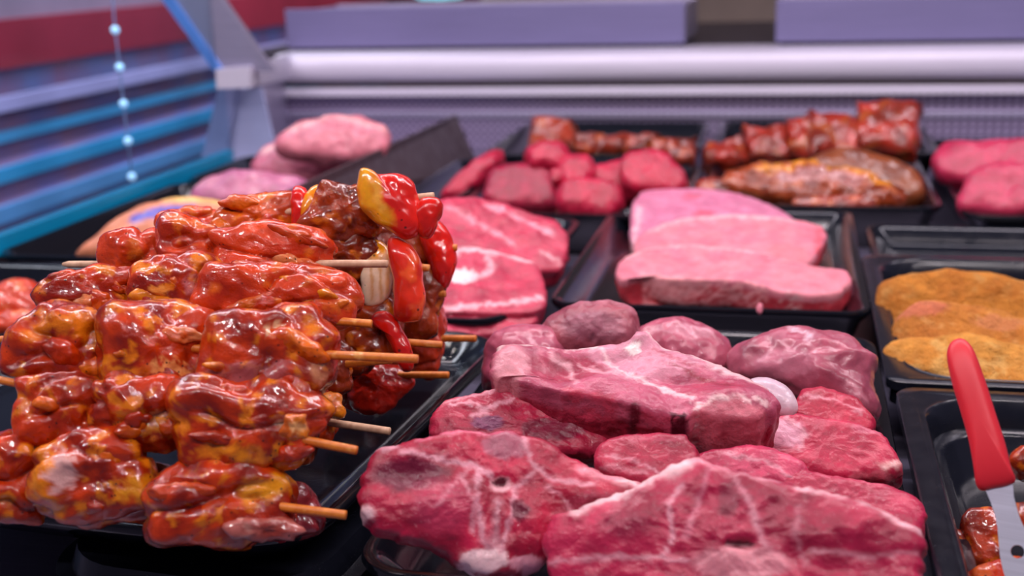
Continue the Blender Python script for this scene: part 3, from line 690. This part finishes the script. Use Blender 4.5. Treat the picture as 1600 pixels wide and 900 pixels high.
skewer('rear skewer with a hanging red pepper strip and stub tip at the far right', (520, 380, .79), (714, 387, .775), [
    ('dark', (610, 380, 50, 34), 161), ('pepper', [(652, 345), (672, 340), (692, 350), (708, 375), (712, 405), (704, 440), (692, 452), (676, 440), (668, 405), (655, 375)], 162, {'tf': .009})])
skewer('skewer with onion slice and long hanging red pepper strip', (440, 400, .735), (671, 419, .72), [
    ('dark', (540, 398, 52, 34), 171), ('onion', [(566, 385), (580, 374), (600, 380), (612, 400), (612, 450), (600, 474), (572, 478), (565, 440)], 172, {'paint': painter('#e8cdb0', '#dcb898', 50, [('e', (585, 384, 26, 30), 14, '#e0900c', .95), ('l', [(580, 400), (582, 470)], 4, '#c89058', .7), ('l', [(594, 395), (596, 468)], 4, '#c89058', .7), ('l', [(606, 400), (606, 460)], 5, '#d8a060', .7)], warp=2)}),
    ('dark', (548, 448, 36, 44), 174, {'paint': painter('#8a4420', '#6a2c14', 70), 'dd': .01}),
    ('pepper', [(606, 380), (616, 369), (634, 376), (652, 396), (664, 430), (664, 480), (655, 502), (632, 505), (616, 494), (614, 450), (608, 410)], 173, {'tf': .010, 'dd': -.008, 'paint': painter('#e03a1c', '#d42414', 40, third='#e85a24')})])
skewer('skewer buried mid-pile behind the pepper strip, short stub tip', (520, 470, .79), (696, 459, .77), [
    ('dark', (600, 470, 40, 46), 181), ('dark', (655, 470, 34, 50), 182)])
skewer('skewer with a curved red pepper strip beside the long stick', (440, 520, .735), (691, 539, .72), [
    ('dark', (535, 535, 46, 44), 191), ('dark', (585, 520, 34, 40), 193), ('pepper', [(578, 495), (590, 484), (608, 488), (628, 512), (642, 545), (645, 575), (628, 578), (614, 550), (600, 522), (582, 508)], 192, {'tf': .008, 'dd': -.01})])
skewer('rearmost low skewer whose tip reaches over the tray rim', (520, 528, .83), (744, 529, .805), [
    ('dark', (610, 530, 46, 50), 201), ('meat', (664, 525, 28, 52), 202, {'paint': painter('#c23a1c', '#b03018', 70)})], r=.0023)
skewer('low rear skewer with a wet red chunk resting on the tray', (450, 585, .775), (701, 586, .745), [
    ('dark', (545, 590, 40, 44), 211), ('meat', (588, 604, 44, 36), 212, {'paint': painter('#b8200f', '#92180c', 70)})])
skewer('thin skewer tip peeping out under the long bare stick', (430, 580, .70), (612, 562, .675), [('dark', (515, 575, 30, 36), 221)])
skewer('lower rear skewer with bare grey-brown stick over the empty tray', (380, 640, .69), (609, 674, .665), [
    ('meat', (470, 640, 44, 40), 231, {'paint': pale(('e', (500, 640, 24, 14), 8, '#e0c0b8', .9))}), ('fat', (512, 635, 26, 20), 232, {'dd': -.01}), ('dark', (420, 690, 60, 40), 233)], True)
skewer('bottom hidden skewer with a reddish meat edge by the lowest tip', (150, 800, .605), (480, 800, .60), [('meat', (435, 800, 54, 40), 241, {'paint': painter('#8f2a30', '#7a2028', 70)}), ('dark', (200, 770, 90, 40), 242)])

# ================================================================== pork slices
def slab(name, label, fr, ol, th, paint, seed, mat, cat='meat', group=None, p=6, n=150, m=54, amp=.0018, ridge=.0004, tf=.003, **kw):
    o = blob(name, mat, fr, ol, tf, th, p=p, n=n, m=m, amp=amp, scale=45, ridge=ridge, rscale=160, seed=seed, paint=paint, rough_edge=.02, **kw)
    return tag(o, label, cat, group)
PK = lambda fe=(), b='#d8828e', a='#cc7082': painter(b, a, 60, fe, side='#bc2232', sz=-.003)
slab('pork_slice', 'rearmost pale pork slice in its tray, ragged left end', Frame(1110, 335, 80, 4, z=.053),
     [(985, 345), (1000, 303), (1060, 297), (1130, 300), (1200, 320), (1240, 345), (1245, 372), (1150, 385), (1030, 380), (992, 385)], .022,
     PK([('e', (1080, 312, 20, 6), 8, '#cf5f74', .6), ('e', (1100, 338, 22, 5), 8, '#d4566a', .6), ('l', [(990, 385), (1000, 330)], 8, '#efc0c4', .6)], '#cc7c98', '#c06c8a'), 301, M_PORK, group='pork slices')
slab('pork_slice', 'middle pale pork slice overlapping the rear one', Frame(1130, 370, 80, -3, z=.065),
     [(990, 388), (1010, 365), (1060, 345), (1150, 338), (1240, 345), (1286, 358), (1284, 385), (1262, 412), (1200, 425), (1090, 425), (1010, 420)], .024,
     PK([('e', (1230, 400, 40, 16), 12, '#dc7880', .5), ('l', [(1015, 362), (1060, 347), (1150, 340), (1240, 347)], 5, '#eab4b8', .7), ('l', [(1280, 362), (1278, 395)], 7, '#d84a58', .6)]), 303, M_PORK, group='pork slices')
slab('pork_slice', 'front pale pork slice with a red cut side facing out', Frame(1140, 425, 80, 0, z=.0605),
     [(962, 425), (975, 405), (1015, 390), (1080, 385), (1180, 395), (1268, 418), (1325, 428), (1322, 452), (1285, 464), (1225, 460), (1190, 452), (1150, 442), (1080, 440), (1040, 438), (1003, 432), (975, 440)], .027,
     PK([('l', [(975, 407), (1015, 392), (1080, 387), (1180, 397), (1262, 416)], 4, '#eab4b8', .5), ('l', [(1005, 434), (1080, 442), (1150, 444), (1195, 456)], 5, '#f0a0a4', .7), ('e', (1230, 470, 30, 10), 10, '#efc0c0', .6)]), 305, M_PORK, group='pork slices')
o = blob('meat_scrap', M_PORK, Frame(1187, 481, 30, 0, z=.052), [(1182, 478), (1186, 473), (1191, 476), (1192, 486), (1188, 491), (1183, 487)], .003, .003, p=2.2, n=24, m=12, amp=.001, scale=200, seed=4, paint=PK())
tag(o, 'tiny pink scrap stuck on the front rim of the pork tray', 'scrap')

# ================================================================== beef behind the skewers
BF = lambda fe=(): painter('#c43854', '#a82542', 60, fe, side='#a81f3c', sz=-.004)
slab('beef_steak', 'thick marbled beef steak at the rear of its tray', Frame(770, 365, 64, 10, z=.078),
     [(640, 330), (690, 312), (750, 312), (810, 330), (860, 345), (886, 372), (884, 400), (860, 425), (800, 420), (720, 405), (650, 390)], .03,
     BF([('l', [(760, 325), (820, 350), (860, 370)], 7, '#e39aa8', .7), ('l', [(700, 330), (760, 360), (800, 385)], 6, '#e39aa8', .5), ('l', [(845, 400), (870, 410)], 8, '#e8b0b4', .6)]), 311, M_RAW, group='beef steaks', amp=.004, ridge=.001)
slab('beef_steak', 'flat pink beef steak with white fat, in front of the marbled one', Frame(760, 440, 70, 10, z=.066),
     [(640, 420), (690, 395), (740, 388), (790, 400), (835, 415), (850, 450), (846, 485), (790, 492), (720, 490), (650, 490)], .024,
     BF([('l', [(690, 400), (740, 392), (790, 400), (830, 412)], 9, '#efc0c6', .8), ('e', (720, 436, 30, 12), 8, '#f0cccc', .9), ('l', [(760, 400), (770, 425), (740, 440)], 8, '#e8b0b8', .6), ('l', [(690, 486), (770, 480), (845, 470)], 6, '#efb0b8', .7)]), 313, M_RAW, group='beef steaks')
slab('beef_steak', 'lowest thin beef cut under the fat-edged steak', Frame(770, 500, 62, 10, z=.045),
     [(680, 495), (740, 488), (810, 490), (838, 500), (815, 516), (760, 526), (700, 522)], .012, BF(), 315, M_RAW, group='beef steaks', n=90, m=36)

# ================================================================== lean red pieces behind
RD = lambda fe=(): painter('#b8183d', '#a01132', 60, fe)
def box_outline(cx, cy, hw, hh, seed):
    r = random.Random(seed); j = lambda v: v * r.uniform(-.18, .18); P = []
    for sx, sy in ((-1, -1), (1, -1), (1, 1), (-1, 1)):
        x, y = cx + sx * hw + j(hw), cy + sy * hh + j(hh)
        P += [(x - sx * hw * .06, y), (x, y - sy * hh * .06)] if sx * sy < 0 else [(x, y - sy * hh * .06), (x - sx * hw * .06, y)]
    return P
def lump(name, label, geo, z, seed, paint, mat=M_RAW, tilt=45, yaw=0, tf=.02, tb=.025, p=3, group=None, cat='meat', n=64, m=30, amp=.003, ridge=.0008, d=None):
    if len(geo) == 4 and not isinstance(geo[0], tuple): ol = (box_outline if 'cube' in name or 'chunk' in name else rnd_outline)(*geo, seed); cx, cy = geo[:2]
    else: ol = geo; cx = sum(q[0] for q in ol) / len(ol); cy = sum(q[1] for q in ol) / len(ol)
    fr = Frame(cx, cy, tilt, yaw, z=z) if d is None else Frame(cx, cy, tilt, yaw, d=d)
    o = blob(name, mat, fr, ol, tf, tb, p=p, n=n, m=m, amp=amp, scale=40, ridge=ridge, rscale=90, seed=seed, paint=paint)
    return tag(o, label, cat, group)
G = 'lean red pieces behind the pork'
lump('lean_piece', 'darkest red slab at the left of the lean pieces', [(754, 310), (770, 275), (810, 262), (860, 270), (874, 300), (866, 330), (810, 334), (765, 328)], .055, 321, painter('#a8163c', '#8a1030', 50), p=3.5, group=G)
lump('lean_piece', 'round red piece on top of the lean pile, rear left', (855, 252, 34, 20), .088, 322, RD(), group=G)
lump('lean_piece', 'upright red piece just right of the round one', (898, 272, 32, 28), .075, 323, RD(), group=G)
lump('lean_piece', 'front red lean piece nearest the beef', (922, 315, 48, 32), .058, 324, RD(), group=G)
lump('lean_piece', 'red lean piece in the middle of the pile', (955, 290, 42, 32), .060, 325, RD(), group=G)
lump('lean_piece', 'boxy red lean piece at the right of the pile', [(970, 285), (975, 248), (1010, 243), (1050, 252), (1074, 285), (1060, 305), (1000, 308)], .075, 326, RD(), group=G, p=4)
lump('lean_piece', 'small red nub in front of the upright piece', (870, 280, 13, 11), .08, 327, RD(), group=G, tf=.01, tb=.012)
lump('lean_strip', 'long red strip leaning beside the divider', [(690, 305), (720, 275), (760, 245), (785, 240), (786, 258), (750, 290), (725, 312), (695, 315)], .055, 328, RD(), p=2.6)
# marinated cubes at the back
BR = painter('#98301c', '#602010', 40, third='#b0501e')
G = 'browned cubes in the rear left tray'
for k, (x, y, a, b, nm) in enumerate([(865, 215, 36, 24, 'large browned cube at the left of the rear left tray'), (915, 232, 26, 15, 'browned cube second from the left in the rear left tray'),
                                      (955, 233, 24, 14, 'browned cube in the middle of the rear left tray'), (1000, 232, 26, 15, 'browned cube right of the middle in the rear left tray'),
                                      (1035, 240, 22, 14, 'browned cube second from the right in the rear left tray'), (1062, 242, 22, 17, 'reddish browned cube at the right of the rear left tray')]):
    lump('marinated_cube', nm, (x, y, a, b), .060 if k else .075, 331 + k, BR, M_DARKGL, group=G, n=44, m=22, p=4, yaw=(k * 37) % 50 - 25, amp=.006)
G = 'marinated chunks in the rear right tray'
for k, (x, y, a, b, nm) in enumerate([(1136, 246, 29, 18, 'low red marinated chunk at the left of the rear right tray'), (1198, 228, 32, 24, 'red-faced marinated chunk second in the rear right tray'),
                                      (1262, 222, 28, 28, 'brown marinated chunk with orange edge in the rear right tray'), (1300, 218, 36, 32, 'tall brown marinated chunk in the rear right tray'),
                                      (1384, 206, 46, 33, 'largest red-brown chunk at the right of the rear right tray')]):
    lump('marinated_chunk', nm, (x, y, a, b), (.058, .07, .075, .08, .09)[k], 341 + k, painter('#a82c1c', '#6c2212', 40, third='#a04e20'), M_DARKGL, group=G, n=48, m=24, p=4, yaw=(k * 31) % 50 - 25, amp=.007)
GB = 'brown marinated steaks'
lump('marinated_steak', 'matt brown spiced steak at the back of the marinated tray', [(1265, 262), (1300, 238), (1350, 242), (1405, 258), (1440, 285), (1440, 315), (1400, 322), (1330, 300)], .065, 351, painter('#84421e', '#682e16', 40), M_DARKGL, p=3, group=GB, n=90, m=36)
lump('marinated_steak', 'glossy folded marinated steak with orange fat, across the tray', [(1120, 290), (1150, 268), (1200, 258), (1270, 262), (1340, 268), (1400, 290), (1418, 314), (1360, 322), (1290, 318), (1200, 308)], .062, 352,
     painter('#9c4018', '#6c2810', 40, [('l', [(1190, 275), (1270, 268), (1340, 275), (1380, 295)], 12, '#d88a28', .9), ('l', [(1220, 290), (1290, 288), (1340, 292)], 12, '#c08a88', .7)], third='#b0603c'), M_GLAZE, p=3.2, group=GB, n=110, m=44, tf=.012, tb=.02, tilt=58, amp=.010, ridge=.004)
lump('marinated_steak', 'small reddish marinated strip at the left end of the tray', (1125, 296, 40, 14), .055, 353, BR, M_GLAZE, group=GB, tf=.01)
lump('marinated_steak', 'dark marinated strip along the front of the tray', [(1240, 312), (1300, 308), (1370, 310), (1366, 326), (1300, 330), (1250, 326)], .048, 354, BR, M_GLAZE, group=GB, tf=.008, tb=.01)
GR = 'red steaks at the far right'
lump('red_steak', 'red steak at the back of the far right tray', [(1456, 255), (1475, 228), (1520, 228), (1600, 222), (1660, 230), (1660, 280), (1560, 290), (1480, 285)], .075, 361, painter('#b82c50', '#a41e42', 40), p=3, group=GR, n=90, m=36)
lump('red_steak', 'red steak at the front of the far right tray', [(1494, 325), (1505, 285), (1535, 265), (1590, 262), (1680, 270), (1690, 330), (1600, 345), (1520, 338)], .065, 362, painter('#bc3456', '#a82244', 40), p=3.4, group=GR, n=90, m=36)

# ================================================================== breaded cutlets
BC = painter('#d0842e', '#bc7022', 50, third='#d4964c')
G = 'breaded cutlets in the deep tub'
lump('breaded_cutlet', 'rear breaded cutlet in the deep tub, golden and darkest', [(1368, 470), (1385, 445), (1440, 434), (1500, 430), (1570, 440), (1640, 465), (1650, 535), (1560, 535), (1480, 530), (1400, 540), (1372, 535)], .045, 371, BC, M_BREAD, p=2.8, group=G, n=120, m=46, amp=.003, ridge=.0006, tf=.024, tilt=42)
lump('breaded_cutlet', 'middle breaded cutlet with pinkish meat showing through', [(1392, 525), (1410, 495), (1450, 478), (1520, 484), (1590, 500), (1670, 530), (1670, 590), (1560, 580), (1470, 570), (1396, 560)], .047, 372,
     painter('#d68834', '#c4762e', 50, [('e', (1440, 500, 50, 18), 20, '#d8765a', .6), ('e', (1560, 525, 50, 16), 20, '#dc8a5a', .5)], third='#e0a058'), M_BREAD, p=2.6, group=G, n=120, m=46, amp=.003, ridge=.0006, tf=.02, tilt=48)
lump('breaded_cutlet', 'front breaded cutlet with the palest crumb', [(1384, 545), (1440, 532), (1500, 530), (1580, 545), (1680, 560), (1680, 640), (1560, 625), (1470, 605), (1392, 585)], .045, 373, painter('#e29c44', '#d68a34', 50, third='#e8b060'), M_BREAD, p=2.8, group=G, n=120, m=46, amp=.003, ridge=.0006, tf=.014, tilt=58)
# ================================================================== marinated pieces and the spatula
G = 'dark glazed pieces in the spatula tub'
GLZ = painter('#a8340f', '#701808', 70, third='#cf6a18')
lump('glazed_piece', 'dark glazed piece just left of the spatula blade', [(1500, 850), (1502, 815), (1530, 802), (1565, 808), (1580, 850), (1560, 895), (1510, 890)], .030, 381, GLZ, M_GLAZE, group=G, tf=.012, tb=.012, n=80, m=36)
lump('glazed_piece', 'brown glazed piece at the right edge above the blade', (1603, 724, 25, 20), .035, 382, GLZ, M_GLAZE, group=G, tf=.012, tb=.012)
lump('glazed_piece', 'red glazed piece at the right edge beside the blade', (1620, 815, 34, 36), .030, 383, GLZ, M_GLAZE, group=G, tf=.012, tb=.012)
lump('glazed_piece', 'low dark glazed piece in the tub corner', (1492, 868, 22, 30), .022, 384, GLZ, M_GLAZE, group=G, tf=.01, tb=.01)
lump('glazed_piece', 'red glazed piece at the bottom right corner of the picture', [(1500, 905), (1540, 885), (1600, 878), (1660, 885), (1660, 940), (1520, 940)], .034, 385, painter('#b8300f', '#8c1c0a', 70, third='#cf5a18'), M_GLAZE, group=G, tf=.01, tb=.012, n=80, m=34)
def red_plastic():
    m, nt, b = nmat('red_handle_plastic')
    c = lin('#e02a38'); nt.links.new(ramp(nt, noise(nt, 40), [(.3, tuple(x * .93 for x in c)), (.7, c)]), b.inputs['Base Color'])
    b.inputs['Roughness'].default_value = .42; b.inputs['Subsurface Weight'].default_value = .1; b.inputs['Subsurface Scale'].default_value = .003
    return m
fs = Frame(1550, 765, 28, -6, d=.565)
sp = thing('spatula', fs.O, 'steel spatula with a bright red plastic handle standing in the deep tub', 'spatula')
blob('handle', red_plastic(), fs, [(1480, 560), (1483, 540), (1494, 530), (1508, 531), (1522, 548), (1538, 590), (1554, 640), (1570, 690), (1580, 730), (1587, 750), (1576, 759), (1552, 764), (1533, 767), (1525, 756), (1522, 735), (1514, 690), (1500, 640), (1488, 600)],
     .0075, .0075, p=2.6, n=110, m=40, amp=0, paint=None, parent=sp)
def blade():
    ol = resample(fs.uv([(1539, 758), (1560, 756), (1581, 754), (1584, 775), (1594, 810), (1612, 850), (1625, 905), (1620, 935), (1590, 940), (1572, 905), (1563, 870), (1558, 820), (1550, 790)]), 64)
    hc = fs.uv([(1590, 862)])[0]; hr = 10 * .565 / F
    ang = np.arctan2(*(ol - hc).T[::-1]); hole = hc + hr * np.c_[np.cos(ang), np.sin(ang)]
    n = 64; t = .0009
    V = np.vstack([np.c_[ol, np.full(n, t)], np.c_[hole, np.full(n, t)], np.c_[ol, np.full(n, -t)], np.c_[hole, np.full(n, -t)]])
    Fc = []
    for i in range(n):
        j = (i + 1) % n
        Fc += [(i, j, n + j, n + i), (2 * n + i, 3 * n + i, 3 * n + j, 2 * n + j), (i, 2 * n + i, 2 * n + j, j), (n + i, n + j, 3 * n + j, 3 * n + i)]
    return mesh('blade', V, Fc, steel('blade_steel', lin('#d6d8e6'), .35, .5), sp, fs.mat(), False)
blade()

# ================================================================== the poultry side on the left
CB = painter('#d0677a', '#c2576f', 25, third='#dc848c')
G = 'raw chicken breasts'
lump('chicken_breast', 'topmost raw chicken breast at the back of its tray', [(430, 235), (450, 205), (500, 186), (550, 185), (600, 200), (612, 222), (590, 245), (500, 250)], .112, 391, painter('#d07886', '#c46a78', 25, [('l', [(450, 212), (520, 196), (600, 212)], 8, '#e8aca8', .6), ('l', [(440, 228), (520, 212), (600, 226)], 5, '#b4566a', .6)]), M_CHICK, p=2.4, group=G, n=80, m=36, amp=.004, ridge=0)
lump('chicken_breast', 'middle raw chicken breast with a pale stripe', [(395, 262), (415, 232), (470, 215), (540, 220), (590, 240), (580, 268), (500, 285), (420, 282)], .078, 392, painter('#c86c80', '#bc6078', 25, [('l', [(412, 246), (470, 226), (540, 228), (590, 244)], 9, '#ecc0bc', .7), ('l', [(420, 272), (500, 262), (570, 262)], 6, '#b45068', .5)]), M_CHICK, p=2.4, group=G, n=80, m=36, amp=.004, ridge=0)
lump('chicken_breast', 'front raw chicken breast, long and flat, nearest the packet', [(298, 310), (320, 285), (370, 272), (430, 275), (490, 290), (480, 325), (400, 335), (320, 325)], .065, 393, painter('#bc6c86', '#b06488', 25, third='#d090a0'), M_CHICK, p=2.4, group=G, n=80, m=36, amp=.004, ridge=0)
lump('meat_packet', 'orange packet with yellow and blue bands behind the skewers', [(120, 405), (150, 372), (200, 335), (270, 314), (345, 318), (380, 340), (330, 370), (220, 400)], .06, 394,
     painter('#dc8c66', '#d0805e', 20, [('l', [(260, 322), (330, 322), (370, 335)], 12, '#f0c070', .9), ('l', [(210, 358), (260, 345), (300, 342)], 12, '#2a4ec0', .95)]), M_CHICK, p=2.6, n=80, m=36, cat='packet', amp=.002, ridge=0)
G = 'orange pieces in the far left tray'
OP = painter('#d84a2a', '#c03a24', 40, third='#e8764a')
lump('marinated_piece', 'orange marinated piece at the left picture edge', (20, 480, 50, 30), .045, 395, OP, M_GLAZE, group=G, tilt=55)
lump('marinated_piece', 'orange marinated piece next to the skewer end at far left', (85, 475, 30, 24), .045, 396, OP, M_GLAZE, group=G, tilt=55)
lump('marinated_piece', 'low orange piece at the front of the far left tray', (30, 505, 45, 16), .038, 397, OP, M_GLAZE, group=G, tilt=60, tf=.008, tb=.01)
